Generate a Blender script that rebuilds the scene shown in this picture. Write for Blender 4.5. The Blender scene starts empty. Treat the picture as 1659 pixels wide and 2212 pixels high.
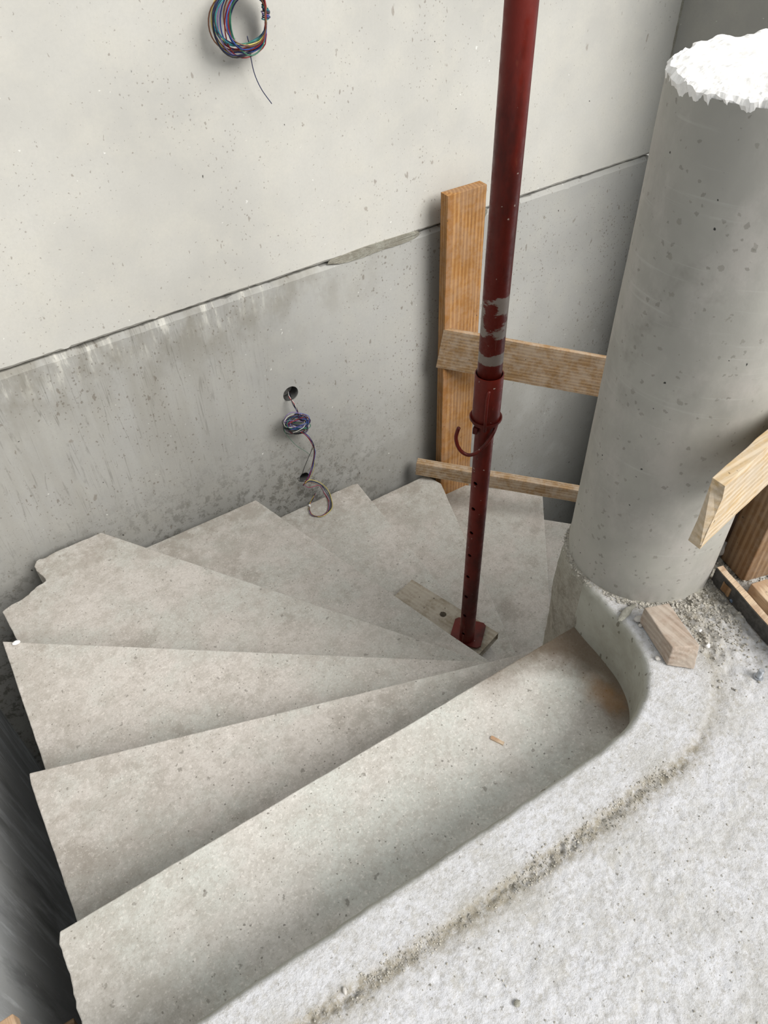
import bpy, bmesh, math, random
import numpy as np
from mathutils import Vector, Matrix
random.seed(7)
SC = bpy.context.scene
COL = SC.collection

# ------------------------------------------------------------------ camera
FPX = 1661.0
CAM = np.array([0.0, 0.0, 1.45])
RM = np.array([[0.82037349, -0.41346343, 0.39501307],
               [-0.57135048, -0.56445318, 0.59577784],
               [-0.02336597, -0.71445126, -0.69929495]])   # camera axes (right, down, forward) in the world
cd = bpy.data.cameras.new('camera'); cam = bpy.data.objects.new('camera', cd); COL.objects.link(cam)
m4 = Matrix.Identity(4)
for r in range(3):
    m4[r][0] = RM[r, 0]; m4[r][1] = -RM[r, 1]; m4[r][2] = -RM[r, 2]; m4[r][3] = CAM[r]
cam.matrix_world = m4
cd.sensor_fit = 'HORIZONTAL'; cd.sensor_width = 36; cd.lens = 36 * FPX / 1659.0
cd.clip_start = 0.02
SC.camera = cam

# ------------------------------------------------------------------ light
W = bpy.data.worlds.new('sky'); SC.world = W; W.use_nodes = True
bg = W.node_tree.nodes['Background']
bg.inputs[0].default_value = (0.92, 0.97, 1.0, 1); bg.inputs[1].default_value = 0.76
sl = bpy.data.lights.new('hazy_sun', 'SUN'); so = bpy.data.objects.new('hazy_sun', sl); COL.objects.link(so)
sl.energy = 4.2; sl.angle = math.radians(38); sl.color = (1.0, 0.975, 0.94)
so.rotation_euler = Vector((0.40, -0.95, 0.84)).to_track_quat('Z', 'Y').to_euler()
SC.view_settings.view_transform = 'Standard'; SC.view_settings.look = 'None'
SC.view_settings.exposure = 0.0; SC.view_settings.gamma = 1; SC.view_settings.use_curve_mapping = False

# ------------------------------------------------------------------ helpers
def tag(o, label=None, cat=None, group=None, kind=None):
    if label: o['label'] = label
    if cat: o['category'] = cat
    if group: o['group'] = group
    if kind: o['kind'] = kind
    return o

def link_mesh(name, bm, mat, parent=None, smooth=False):
    me = bpy.data.meshes.new(name)
    bmesh.ops.recalc_face_normals(bm, faces=bm.faces)
    bm.to_mesh(me); bm.free()
    return link_me(name, me, mat, parent, smooth)

def link_me(name, me, mat, parent=None, smooth=False):
    if mat: me.materials.append(mat)
    if smooth:
        for p in me.polygons: p.use_smooth = True
    o = bpy.data.objects.new(name, me); COL.objects.link(o)
    if parent is not None:
        o.parent = parent
        o.matrix_parent_inverse = Matrix.Translation(parent.location).inverted() if parent.rotation_euler.to_quaternion().angle < 1e-6 else parent.matrix_basis.inverted()
    return o

def empty(name, loc, label=None, cat=None, group=None):
    o = bpy.data.objects.new(name, None); COL.objects.link(o); o.location = loc; o.empty_display_size = .05
    return tag(o, label, cat, group)

def bevel(o, w, seg=2, ang=40):
    m = o.modifiers.new('b', 'BEVEL'); m.width = w; m.segments = seg; m.limit_method = 'ANGLE'; m.angle_limit = math.radians(ang)
    return o

def hash2(ix, iy, seed):
    n = (ix.astype(np.int64) * 374761393 + iy.astype(np.int64) * 668265263 + seed * 144665) & 0x7fffffff
    n = ((n ^ (n >> 13)) * 1274126177) & 0x7fffffff
    n = (n ^ (n >> 16)) & 0xffff
    return n / 65535.0
def vnoise(x, y, seed=0):
    x = np.asarray(x, float); y = np.asarray(y, float)
    ix = np.floor(x); iy = np.floor(y); fx = x - ix; fy = y - iy
    fx = fx * fx * (3 - 2 * fx); fy = fy * fy * (3 - 2 * fy)
    a = hash2(ix, iy, seed); b = hash2(ix + 1, iy, seed); c = hash2(ix, iy + 1, seed); d = hash2(ix + 1, iy + 1, seed)
    return (a * (1 - fx) + b * fx) * (1 - fy) + (c * (1 - fx) + d * fx) * fy - 0.5
def fbm(x, y, f, oct=4, seed=0):
    s = 0; a = 1.0
    for k in range(oct):
        s = s + a * vnoise(x * f + 17.3 * k, y * f - 9.1 * k, seed + k); a *= .55; f *= 2.03
    return s

def rayd(px, py):
    d = np.array([px - 829.5, py - 1106.0, FPX]); return RM @ d
def on_plane(px, py, p0, n):
    d = rayd(px, py); t = np.dot(np.array(p0, float) - CAM, n) / np.dot(d, n); return Vector(CAM + d * t)
def on_y(px, py, y): return on_plane(px, py, (0, y, 0), (0, 1, 0))
def on_z(px, py, z): return on_plane(px, py, (0, 0, z), (0, 0, 1))

def catmull(P, n):
    P = [np.array(p, float) for p in P]; P = [2 * P[0] - P[1]] + P + [2 * P[-1] - P[-2]]
    out = []
    for i in range(1, len(P) - 2):
        for k in range(n):
            t = k / n
            out.append(.5 * ((2 * P[i]) + (-P[i - 1] + P[i + 1]) * t + (2 * P[i - 1] - 5 * P[i] + 4 * P[i + 1] - P[i + 2]) * t * t + (-P[i - 1] + 3 * P[i] - 3 * P[i + 1] + P[i + 2]) * t ** 3))
    out.append(P[-2]); return out

def tube_bm(bm, pts, r, seg=6, closed=False, cap=True):
    pts = [Vector(p) for p in pts]; n = len(pts); rings = []
    ref = None
    for i, p in enumerate(pts):
        a = pts[(i - 1) % n] if (closed or i > 0) else p; b = pts[(i + 1) % n] if (closed or i < n - 1) else p
        t = (b - a).normalized()
        if ref is None: ref = t.orthogonal().normalized()
        ref = (ref - t * ref.dot(t))
        ref = ref.normalized() if ref.length > 1e-6 else t.orthogonal().normalized()
        bi = t.cross(ref)
        rr = r(i / (n - 1)) if callable(r) else r
        rings.append([bm.verts.new(p + (ref * math.cos(2 * math.pi * k / seg) + bi * math.sin(2 * math.pi * k / seg)) * rr) for k in range(seg)])
    for i in range(n if closed else n - 1):
        A, B = rings[i], rings[(i + 1) % n]
        for k in range(seg): bm.faces.new((A[k], A[(k + 1) % seg], B[(k + 1) % seg], B[k]))
    if cap and not closed:
        bm.faces.new(rings[0][::-1]); bm.faces.new(rings[-1])
def tube(name, pts, r, mat, parent=None, seg=8, closed=False):
    bm = bmesh.new(); tube_bm(bm, pts, r, seg, closed); return link_mesh(name, bm, mat, parent, True)

def lathe_bm(prof, c, seg=64, cap=(True, True)):
    bm = bmesh.new(); R = []
    for r, z in prof:
        R.append([bm.verts.new((c[0] + r * math.cos(2 * math.pi * k / seg), c[1] + r * math.sin(2 * math.pi * k / seg), z)) for k in range(seg)])
    for A, B in zip(R, R[1:]):
        for k in range(seg): bm.faces.new((A[k], A[(k + 1) % seg], B[(k + 1) % seg], B[k]))
    if cap[0]: bm.faces.new(R[0][::-1])
    if cap[1]: bm.faces.new(R[-1])
    return bm

def boolean_cut(o, cutters):
    for c in cutters:
        m = o.modifiers.new('c', 'BOOLEAN'); m.operation = 'DIFFERENCE'; m.object = c; m.solver = 'EXACT'
    dg = bpy.context.evaluated_depsgraph_get(); dg.update()
    me = bpy.data.meshes.new_from_object(o.evaluated_get(dg)); o.modifiers.clear(); old = o.data; o.data = me
    for c in cutters: bpy.data.objects.remove(c, do_unlink=True)

# ------------------------------------------------------------------ node helper
class N:
    def __init__(s, name, rough=.85, spec=.3):
        s.m = bpy.data.materials.new(name); s.m.use_nodes = True; s.t = s.m.node_tree; s.n = s.t.nodes; s.l = s.t.links
        s.b = s.n['Principled BSDF']; s.b.inputs['Roughness'].default_value = rough
        s.b.inputs['Specular IOR Level'].default_value = spec
        s.tc = s.n.new('ShaderNodeTexCoord').outputs['Object']
    def put(s, sock, v):
        if hasattr(v, 'is_linked'): s.l.new(v, sock)
        else: sock.default_value = v
    def mp(s, scale=(1, 1, 1), rot=(0, 0, 0), loc=(0, 0, 0), src=None):
        n = s.n.new('ShaderNodeMapping'); n.inputs['Scale'].default_value = scale; n.inputs['Rotation'].default_value = rot; n.inputs['Location'].default_value = loc
        s.l.new(src or s.tc, n.inputs['Vector']); return n.outputs[0]
    def noise(s, scale, detail=4, rough=.6, vec=None, dist=0.0):
        n = s.n.new('ShaderNodeTexNoise'); n.inputs['Scale'].default_value = scale; n.inputs['Detail'].default_value = detail
        n.inputs['Roughness'].default_value = rough; n.inputs['Distortion'].default_value = dist; s.l.new(vec or s.tc, n.inputs['Vector']); return n.outputs['Fac']
    def math(s, op, a, b=0.0, c=0.0, clamp=False):
        n = s.n.new('ShaderNodeMath'); n.operation = op; n.use_clamp = clamp
        s.put(n.inputs[0], a); s.put(n.inputs[1], b); s.put(n.inputs[2], c); return n.outputs[0]
    def ramp(s, v, lo, hi, a=0.0, b=1.0):
        n = s.n.new('ShaderNodeMapRange'); n.interpolation_type = 'SMOOTHSTEP'; s.put(n.inputs[0], v)
        for i, x in enumerate((lo, hi, a, b)): s.put(n.inputs[i + 1], x)
        return n.outputs[0]
    def mix(s, f, a, b, mode='MIX'):
        n = s.n.new('ShaderNodeMix'); n.data_type = 'RGBA'; n.blend_type = mode
        s.put(n.inputs[0], f)
        for i, x in ((6, a), (7, b)): s.put(n.inputs[i], x if hasattr(x, 'is_linked') else (*x, 1))
        return n.outputs[2]
    def sep(s, v=None):
        n = s.n.new('ShaderNodeSeparateXYZ'); s.l.new(v or s.tc, n.inputs[0]); return n.outputs
    def vor(s, scale, vec=None, dist=0.0, rnd=1.0):
        n = s.n.new('ShaderNodeTexVoronoi'); n.inputs['Scale'].default_value = scale; n.inputs['Randomness'].default_value = rnd
        v = vec or s.tc
        if dist:
            w = s.n.new('ShaderNodeTexNoise'); w.inputs['Scale'].default_value = scale * 2.2; w.inputs['Detail'].default_value = 3; s.l.new(v, w.inputs['Vector'])
            sub = s.n.new('ShaderNodeVectorMath'); sub.operation = 'SUBTRACT'; s.l.new(w.outputs['Color'], sub.inputs[0]); sub.inputs[1].default_value = (.5, .5, .5)
            sc = s.n.new('ShaderNodeVectorMath'); sc.operation = 'SCALE'; s.l.new(sub.outputs[0], sc.inputs[0]); sc.inputs['Scale'].default_value = dist / scale
            ad = s.n.new('ShaderNodeVectorMath'); s.l.new(sc.outputs[0], ad.inputs[0]); s.l.new(v, ad.inputs[1]); v = ad.outputs[0]
        s.l.new(v, n.inputs['Vector']); return n.outputs['Distance'], n.outputs['Color']
    def spots(s, scale, size=.32, power=3.0, vec=None, dist=.6, density=None):
        d, c = s.vor(scale, vec, dist)
        r = s.sep(c)[0]
        r = s.math('POWER', r, power)
        if density is not None: r = s.math('MULTIPLY', r, density)
        th = s.math('MULTIPLY', r, size)
        df = s.math('SUBTRACT', th, d)
        return s.ramp(df, -.01, .05)
    def bump(s, h, strength=.3, dist=.002, prev=None):
        n = s.n.new('ShaderNodeBump'); n.inputs['Strength'].default_value = strength; n.inputs['Distance'].default_value = dist
        s.l.new(h, n.inputs['Height'])
        if prev is not None: s.l.new(prev, n.inputs['Normal'])
        return n.outputs[0]
    def out(s, col, normal=None, rough=None):
        s.put(s.b.inputs['Base Color'], col if hasattr(col, 'is_linked') else (*col, 1))
        if normal is not None: s.l.new(normal, s.b.inputs['Normal'])
        if rough is not None: s.put(s.b.inputs['Roughness'], rough)
        return s.m

def mat_wall(name, base, spot, streaks, small, big, flat=None, dark=None):
    g = N(name, .8, .25)
    vec = g.mp(scale=flat or (1, 0.001, 1))
    c = g.mix(g.ramp(g.noise(1.6, 3, .55), .35, .68), base, tuple(x * .86 for x in base))
    c = g.mix(g.ramp(g.noise(7, 5, .65), .38, .72, 0, .5), c, (base[0] * 1.06, base[1] * 1.045, base[2] * 1.0))
    c = g.mix(g.ramp(g.noise(130, 3, .7), .3, .75, 0, .25), c, tuple(x * .8 for x in base))
    X = g.sep()
    if streaks:
        # lime and water marks under the joint, washed down the left of the lower panel
        reg = g.math('MULTIPLY', g.ramp(X[0], 1.35, .55), g.ramp(X[2], -1.25, -.15))
        a = g.noise(1, 2, .5, g.mp(scale=(30, 0, 1.7), rot=(0, 0.02, 0)), .35)
        ln = g.ramp(g.math('ABSOLUTE', g.math('SUBTRACT', a, .5)), .0, .022, 1, 0)
        brk = g.ramp(g.noise(1, 4, .7, g.mp(scale=(20, 0, 9))), .42, .6)
        c = g.mix(g.math('MULTIPLY', g.math('MULTIPLY', ln, brk), g.math('MULTIPLY', reg, .55)), c, (.13, .125, .11))
        tone = g.ramp(g.noise(1, 4, .6, g.mp(scale=(9, 0, 1.2))), .35, .7)
        c = g.mix(g.math('MULTIPLY', tone, g.math('MULTIPLY', reg, .5)), c, (.27, .255, .22))
        top = g.ramp(X[2], -.02, .03)
        wl = g.ramp(g.noise(1, 5, .7, g.mp(scale=(26, 0, 6))), .5, .66)
        c = g.mix(g.math('MULTIPLY', g.math('MULTIPLY', g.ramp(X[2], -.11, .03), wl), g.math('MULTIPLY', g.ramp(X[0], 1.5, .8), .6)), c, (.72, .7, .63))
        dk = g.ramp(g.noise(1, 4, .65, g.mp(scale=(7, 0, 5))), .42, .65)
        c = g.mix(g.math('MULTIPLY', g.math('MULTIPLY', g.ramp(X[2], -.3, -.01), dk), g.math('MULTIPLY', g.ramp(X[0], 2.0, 1.0), .55)), c, (.2, .185, .15))
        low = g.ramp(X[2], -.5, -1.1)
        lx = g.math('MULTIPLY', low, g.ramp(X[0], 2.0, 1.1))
        c = g.mix(g.math('MULTIPLY', g.ramp(g.noise(3.5, 5, .7), .3, .55, .35, 1), g.math('MULTIPLY', g.ramp(g.math('ADD', X[2], g.math('MULTIPLY', g.noise(4, 3, .6), .25)), -.38, -.85), .5)), c, (.20, .195, .175))  # occlusion shade just above the treads painted in, along with splashed dirt
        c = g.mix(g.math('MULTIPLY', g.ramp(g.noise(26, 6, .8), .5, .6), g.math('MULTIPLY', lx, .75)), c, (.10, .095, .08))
    if 'left' in name:
        c = g.mix(g.ramp(g.noise(1, 5, .7, g.mp(scale=(1, 16, 2.2), rot=(.2, 0, 0))), .48, .68, 0, .75), c, (.74, .76, .78))
        c = g.mix(g.ramp(g.noise(1, 5, .7, g.mp(scale=(1, 9, 2), rot=(-.3, 0, 0), loc=(0, 3, 1))), .5, .7, 0, .6), c, (.2, .2, .2))
    dens = g.ramp(g.noise(2.3, 3, .6), .3, .7, .55, 1.15)
    sp = lambda v: (spot[0] * v, spot[1] * v, spot[2] * v)
    if big: c = g.mix(g.math('MULTIPLY', g.spots(13, .2 * big, 8, g.mp(scale=(1, .001, .62) if not flat else flat, rot=(0, .5, 0)), .7), .6), c, sp(1.35))
    c = g.mix(g.math('MULTIPLY', g.spots(30, .27 * small, 3.4 if small < 1 else 2.5, g.mp(scale=(1.35, .001, .62) if not flat else flat, rot=(0, .5, 0)), .8, dens), .62), c, sp(1.2))
    c = g.mix(g.math('MULTIPLY', g.spots(64, .32 * small, 2.6 if small < 1 else 2.0, vec, .8, dens), .6), c, sp(1.1))
    c = g.mix(g.math('MULTIPLY', g.spots(105, .34 * small, 2.6, g.mp(scale=flat or (1, .001, .8), loc=(2, 0, 3)), .7, dens), .55), c, spot)
    c = g.mix(g.math('MULTIPLY', g.spots(19, .1, 5, g.mp(scale=flat or (1, .001, 1), loc=(3.3, 0, 1.7)), .4), 1.0), c, (.035, .03, .025))
    c = g.mix(g.math('MULTIPLY', g.spots(30, .12, 6, g.mp(scale=flat or (1, .001, 1), loc=(.7, 0, 5.1)), .6), .6), c, (.85, .84, .8))
    n = g.bump(g.noise(160, 3, .6), .12, .001)
    n = g.bump(g.noise(14, 4, .6), .2, .004, n)
    return g.out(c, n)

def mat_stair(name, base=(.56, .520, .478), dirt=None, k=1.0):
    g = N(name, .9, .2)
    dk = lambda f, w=1.0: (base[0] * f, base[1] * f * (1 - .02 * w), base[2] * f * (1 - .06 * w))
    green = (base[0] * .92, base[1] * .97, base[2] * .965)
    c = g.mix(g.ramp(g.noise(4.5, 4, .6), .4, .6), base, green)
    c = g.mix(g.ramp(g.noise(13, 8, .74), .44, .66, 0, .6 * k), c, dk(.70))
    c = g.mix(g.ramp(g.noise(3.6, 9, .78, g.mp(loc=(5, 2, 1))), .55, .64, 0, .6 * k), c, dk(.56, 1.6))
    c = g.mix(g.ramp(g.noise(38, 6, .8), .46, .62, 0, .5), c, dk(.70))
    c = g.mix(g.ramp(g.noise(120, 4, .75), .5, .66, 0, .5), c, dk(.62))
    c = g.mix(g.ramp(g.noise(150, 3, .7, g.mp(loc=(3, 7, 1))), .54, .68, 0, .55), c, (base[0] * 1.3, base[1] * 1.3, base[2] * 1.3))
    c = g.mix(g.math('MULTIPLY', g.spots(40, .24, 4, None, .8), .6), c, (.19, .175, .15))
    c = g.mix(g.math('MULTIPLY', g.spots(110, .28, 4, None, .6), .7), c, (.14, .125, .105))
    X = g.sep()
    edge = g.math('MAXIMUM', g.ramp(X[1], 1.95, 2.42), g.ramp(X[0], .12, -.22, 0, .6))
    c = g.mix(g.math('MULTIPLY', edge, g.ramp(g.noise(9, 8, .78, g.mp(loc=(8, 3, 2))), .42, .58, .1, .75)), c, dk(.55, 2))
    if dirt: c = dirt(g, c)
    n = g.bump(g.noise(130, 5, .78), .6, .0018)
    n = g.bump(g.noise(30, 7, .75), .55, .005, n)
    return g.out(c, n)

def corner_dirt(g, c):
    # rust and mud left in the corner of the top tread, along the curved wall
    X = g.sep()
    dx = g.math('SUBTRACT', X[0], .865); dy = g.math('SUBTRACT', X[1], .615)
    r = g.math('SQRT', g.math('ADD', g.math('MULTIPLY', dx, dx), g.math('MULTIPLY', dy, dy)))
    wob = g.math('MULTIPLY', g.math('SUBTRACT', g.noise(16, 4, .6), .5), .1)
    r = g.math('ADD', r, wob)
    f = g.math('MULTIPLY', g.ramp(r, .05, .17), g.ramp(g.math('ADD', X[0], g.math('MULTIPLY', X[1], .6)), 1.14, 1.30))
    c = g.mix(g.math('MULTIPLY', f, .85), c, (.10, .062, .03))
    ox = g.math('SUBTRACT', X[0], .985); oy = g.math('MULTIPLY', g.math('SUBTRACT', X[1], .555), .6)
    o = g.math('SQRT', g.math('ADD', g.math('MULTIPLY', ox, ox), g.math('MULTIPLY', oy, oy)))
    o = g.math('ADD', o, g.math('MULTIPLY', g.math('SUBTRACT', g.noise(25, 3, .6), .5), .05))
    c = g.mix(g.ramp(o, .055, .005, 0, .38), c, (.42, .2, .05))
    return c

def mat_floor():
    g = N('pale_dusty_concrete', .92, .2)
    base = (.58, .58, .60)
    c = g.mix(g.ramp(g.noise(5, 6, .7), .38, .68), base, (.45, .44, .42))
    c = g.mix(g.ramp(g.noise(75, 6, .82), .46, .62, 0, .72), c, (.37, .355, .33))
    c = g.mix(g.ramp(g.noise(26, 6, .8), .52, .66, 0, .55), c, (.43, .41, .37))
    c = g.mix(g.ramp(g.noise(140, 3, .7), .5, .72, 0, .5), c, (.68, .68, .70))
    c = g.mix(g.math('MULTIPLY', g.spots(85, .25, 4, None, .9), .6), c, (.16, .145, .12))
    at = g.n.new('ShaderNodeAttribute'); at.attribute_name = 'dirt'
    c = g.mix(g.math('MULTIPLY', at.outputs['Fac'], g.ramp(g.noise(60, 5, .8), .3, .62, .2, .95)), c, (.27, .24, .185))
    fa = g.n.new('ShaderNodeAttribute'); fa.attribute_name = 'formed'
    f = g.mix(g.ramp(g.noise(9, 5, .65), .35, .7), (.40, .395, .345), (.31, .30, .25))
    f = g.mix(g.math('MULTIPLY', g.spots(70, .36, 2.4, g.mp(scale=(1, 1, .5)), .7), .7), f, (.12, .105, .075))
    c = g.mix(fa.outputs['Fac'], c, f)
    rough = g.math('SUBTRACT', 1, fa.outputs['Fac'])
    n = g.bump(g.math('MULTIPLY', g.noise(170, 4, .75), rough), .7, .0016)
    n = g.bump(g.math('MULTIPLY', g.noise(55, 5, .75), rough), .8, .004, n)
    return g.out(c, n)

def mat_wood(name, light, dark, scale=1.0, dusty=0.0, axis=0, knots=True, bumps=.35):
    g = N(name, .75, .3)
    sc = [9 * scale] * 3; sc[axis] = .55 * scale
    v = g.mp(scale=tuple(sc))
    w = g.n.new('ShaderNodeTexWave'); w.wave_type = 'RINGS' if knots else 'BANDS'; w.rings_direction = 'XYZ'[axis] if knots else 'X'
    w.inputs['Scale'].default_value = 2.1; w.inputs['Distortion'].default_value = 3.2; w.inputs['Detail'].default_value = 3; w.inputs['Detail Scale'].default_value = 1.2
    g.l.new(v, w.inputs['Vector'])
    c = g.mix(g.ramp(w.outputs['Fac'], .15, .95), dark, light)
    sc2 = [140 * scale] * 3; sc2[axis] = 5 * scale
    c = g.mix(g.ramp(g.noise(1, 3, .6, g.mp(scale=tuple(sc2))), .4, .7, 0, .55), c, tuple(x * .62 for x in dark))
    if knots:
        d, cc = g.vor(1, g.mp(scale=(2.3, .001, 7) if axis == 0 else (7, .001, 2.3), loc=(light[0] * 7, 0, light[1] * 5)), .15)
        c = g.mix(g.ramp(d, .13, .05, 0, .45), c, tuple(x * .6 for x in dark))
        c = g.mix(g.ramp(d, .055, .035, 0, .85), c, tuple(x * .3 for x in dark))
    c = g.mix(g.ramp(g.noise(6, 5, .7), .42, .72, 0, .45), c, tuple(x * .6 for x in dark))
    if dusty:
        c = g.mix(g.ramp(g.noise(14, 6, .75), .38, .62, 0, dusty), c, (.55, .5, .43))
    c = g.mix(g.math('MULTIPLY', g.spots(60, .2, 6, None, .6), .8), c, (.04, .03, .02))
    n = g.bump(g.noise(1, 3, .6, g.mp(scale=tuple(sc2))), bumps, .0015)
    n = g.bump(g.noise(90, 4, .7), bumps * .7, .001, n)
    return g.out(c, n)

def mat_red(name, smear=False, rust=.4):
    g = N(name, .38, .28)
    c = g.mix(g.ramp(g.noise(9, 5, .7, g.mp(scale=(1, 1, .35))), .4, .68), (.125, .011, .006), (.05, .006, .004))
    c = g.mix(g.ramp(g.noise(60, 5, .75, g.mp(scale=(1, 1, .3))), .62, .72, 0, rust), c, (.19, .06, .03))
    c = g.mix(g.math('MULTIPLY', g.spots(70, .2, 6, None, .8), .7), c, (.45, .38, .33))
    X = g.sep()
    c = g.mix(g.ramp(g.noise(1, 4, .7, g.mp(scale=(60, 60, 3))), .66, .72, 0, .35), c, (.36, .2, .16))
    if smear:
        nz = g.noise(1, 5, .75, g.mp(scale=(24, 24, 60)))
        def band(a, b, e=.02): return g.math('MULTIPLY', g.ramp(X[2], a - e, a + e), g.ramp(X[2], b + e, b - e))
        f = g.math('MAXIMUM', band(.345, .485), g.math('MULTIPLY', band(.262, .315), .97))
        f = g.math('MAXIMUM', f, g.math('MULTIPLY', band(.86, .92), .72))
        side = g.ramp(g.noise(7, 2, .5), .3, .5, .75, 1.12)
        f = g.math('MULTIPLY', f, side)
        fac = g.ramp(g.math('SUBTRACT', g.math('SUBTRACT', f, g.math('MULTIPLY', nz, .7)), g.math('MULTIPLY', g.noise(1, 6, .8, g.mp(scale=(40, 40, 150))), .35)), .34, .42, 0, .9)
        c = g.mix(fac, c, (.30, .265, .235))
    n = g.bump(g.noise(120, 4, .7), .12, .001)
    return g.out(c, n, g.ramp(g.noise(30, 4, .7), .3, .7, .28, .55))

def mat_plain(name, col, rough=.5, spec=.5, var=.2, scale=60, metal=0):
    g = N(name, rough, spec)
    g.b.inputs['Metallic'].default_value = metal
    c = g.mix(g.ramp(g.noise(scale, 4, .7), .35, .7, 0, 1), col, tuple(x * (1 - var) for x in col))
    return g.out(c, g.bump(g.noise(scale * 3, 3, .7), .2, .001))

M = {}
M['wall_up'] = mat_wall('wall_concrete_upper', (.54, .527, .487), (.20, .172, .145), False, .8, .8)
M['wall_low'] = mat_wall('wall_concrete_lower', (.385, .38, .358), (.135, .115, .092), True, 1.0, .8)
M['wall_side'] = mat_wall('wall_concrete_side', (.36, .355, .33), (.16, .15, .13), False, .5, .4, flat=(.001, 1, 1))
M['wall_left'] = mat_wall('wall_concrete_left', (.47, .48, .49), (.2, .19, .18), False, .4, 0, flat=(.001, 1, 1))
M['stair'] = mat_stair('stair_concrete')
M['tread_one'] = mat_stair('stair_concrete_rusty_corner', (.64, .607, .562), corner_dirt, .8)
M['newel'] = mat_stair('newel_concrete_stained', (.36, .335, .285), None, 1.5)
M['floor'] = mat_floor()
M['mortar'] = mat_stair('mortar_smear', (.33, .315, .27), None, .9)
M['grit'] = mat_plain('grit', (.5, .47, .41), .95, .2, .6, 40)
M['pebble'] = mat_plain('pebble', (.55, .52, .48), .6, .4, .25, 30)
M['white_stone'] = mat_plain('white_stone', (.8, .79, .77), .8, .3, .12, 60)
M['blue_stone'] = mat_plain('blue_stone', (.09, .13, .19), .5, .5, .6, 90)
M['fresh'] = mat_plain('fresh_broken_concrete', (.88, .86, .83), .95, .2, .14, 55)
M['red'] = mat_red('red_oxide_paint')
M['red_smear'] = mat_red('red_oxide_paint_with_plaster', True, .3)
M['red_rust'] = mat_red('red_oxide_paint_rusty', False, .8)
M['dark_steel'] = mat_plain('dark_steel', (.035, .03, .03), .55, .4, .4)
M['zinc'] = mat_plain('zinc', (.5, .52, .55), .4, .6, .3, 80, .7)
M['wood_post'] = mat_wood('pine_post', (.43, .22, .072), (.30, .135, .037), 1.0, .12, 0)
M['wood_rail'] = mat_wood('sawn_spruce', (.41, .265, .135), (.28, .165, .075), 1.0, .35, 0)
M['wood_low'] = mat_wood('dusty_batten', (.41, .28, .15), (.28, .165, .075), 1.0, .4, 0)
M['wood_right'] = mat_wood('sunlit_sawn_pine', (.66, .52, .35), (.52, .37, .2), 1.0, .45, 0)
M['wood_block'] = mat_wood('weathered_block', (.42, .335, .27), (.33, .25, .19), 1.3, .35, 1)
M['wood_brown'] = mat_wood('brown_formwork_timber', (.27, .165, .085), (.18, .095, .04), 1.0, .12, 2)
M['wood_plank'] = mat_wood('cement_grey_plank', (.36, .31, .235), (.30, .25, .18), 1.0, .5, 0)
M['ply_edge'] = mat_wood('plywood_edge', (.62, .47, .32), (.42, .27, .16), 3.0, .2, 0, False)
M['film'] = mat_plain('black_film_face', (.035, .033, .03), .6, .4, -1.2, 70)
M['chip'] = mat_wood('pale_chip', (.72, .55, .38), (.5, .3, .17), 4, .3, 0, False)
M['plastic'] = mat_plain('grey_socket_plastic', (.2, .2, .19), .7, .3)

# ------------------------------------------------------------------ walls
WY = 2.45; JZ = 0.055; CX = 3.235
def panel(name, a, b, inner, z0, z1, top_ch, bot_ch, mat, parent, seed):
    """precast panel from a to b (plan points), front face on that line, 'inner' = direction to the back; chamfers (height, depth)"""
    a = Vector((*a, 0)); b = Vector((*b, 0)); inn = Vector((*inner, 0)); L = (b - a).length; n = max(8, int(L / .012))
    bm = bmesh.new(); rows = []
    prof = []
    if bot_ch: prof += [(.14, z0), (bot_ch[1], z0), (0, z0 + bot_ch[0])]
    else: prof += [(.14, z0), (0, z0)]
    if top_ch: prof += [(0, z1 - top_ch[0]), (top_ch[1], z1), (.14, z1)]
    else: prof += [(0, z1), (.14, z1)]
    for i in range(n + 1):
        p = a.lerp(b, i / n); x = i / n * L; row = []
        for k, (d, z) in enumerate(prof):
            jz = 0; jd = 0
            if 0 < k < len(prof) - 1:
                jz = float(vnoise(x * 55, k * 3.1, seed) * .003 + vnoise(x * 9, k * 5.7, seed) * .003 + max(0, float(vnoise(x * 22, k * 1.3, seed + 5)) - .33) * -.06 * (1 if z > JZ else -1) * (-1 if z < JZ else 1))
                jd = float(vnoise(x * 40, k * 7.7, seed + 3)) * .001
            if abs(z - JZ) > .1: jz = 0
            q = p + inn * (d + max(0, jd)); row.append(bm.verts.new((q.x, q.y, z + jz)))
        rows.append(row)
    for A, B in zip(rows, rows[1:]):
        for k in range(len(prof)): bm.faces.new((A[k], A[(k + 1) % len(prof)], B[(k + 1) % len(prof)], B[k]))
    bm.faces.new(rows[0]); bm.faces.new(rows[-1][::-1])
    return link_mesh(name, bm, mat, parent)

wall_back = empty('wall_back', (1.0, WY + .2, 0)); wall_back['kind'] = 'structure'
bm = bmesh.new()
def box_bm(bm, x0, x1, y0, y1, z0, z1):
    v = [bm.verts.new(p) for p in ((x0, y0, z0), (x1, y0, z0), (x1, y1, z0), (x0, y1, z0), (x0, y0, z1), (x1, y0, z1), (x1, y1, z1), (x0, y1, z1))]
    for f in ((3, 2, 1, 0), (4, 5, 6, 7), (0, 1, 5, 4), (1, 2, 6, 5), (2, 3, 7, 6), (3, 0, 4, 7)): bm.faces.new([v[i] for i in f])
box_bm(bm, -1.5, CX + .3, WY + .14, WY + .3, -3.4, 3.0)
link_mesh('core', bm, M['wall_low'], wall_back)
panel('panel', (-1.4, WY), (CX, WY), (0, 1), JZ + .005, 3.0, None, (.011, .010), M['wall_up'], wall_back, 11)
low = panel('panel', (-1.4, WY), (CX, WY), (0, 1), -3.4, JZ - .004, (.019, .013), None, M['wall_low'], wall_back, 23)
holes = [(on_y(628, 851, WY), .036), (on_y(657, 1031, WY), .026)]
cut = []
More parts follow.
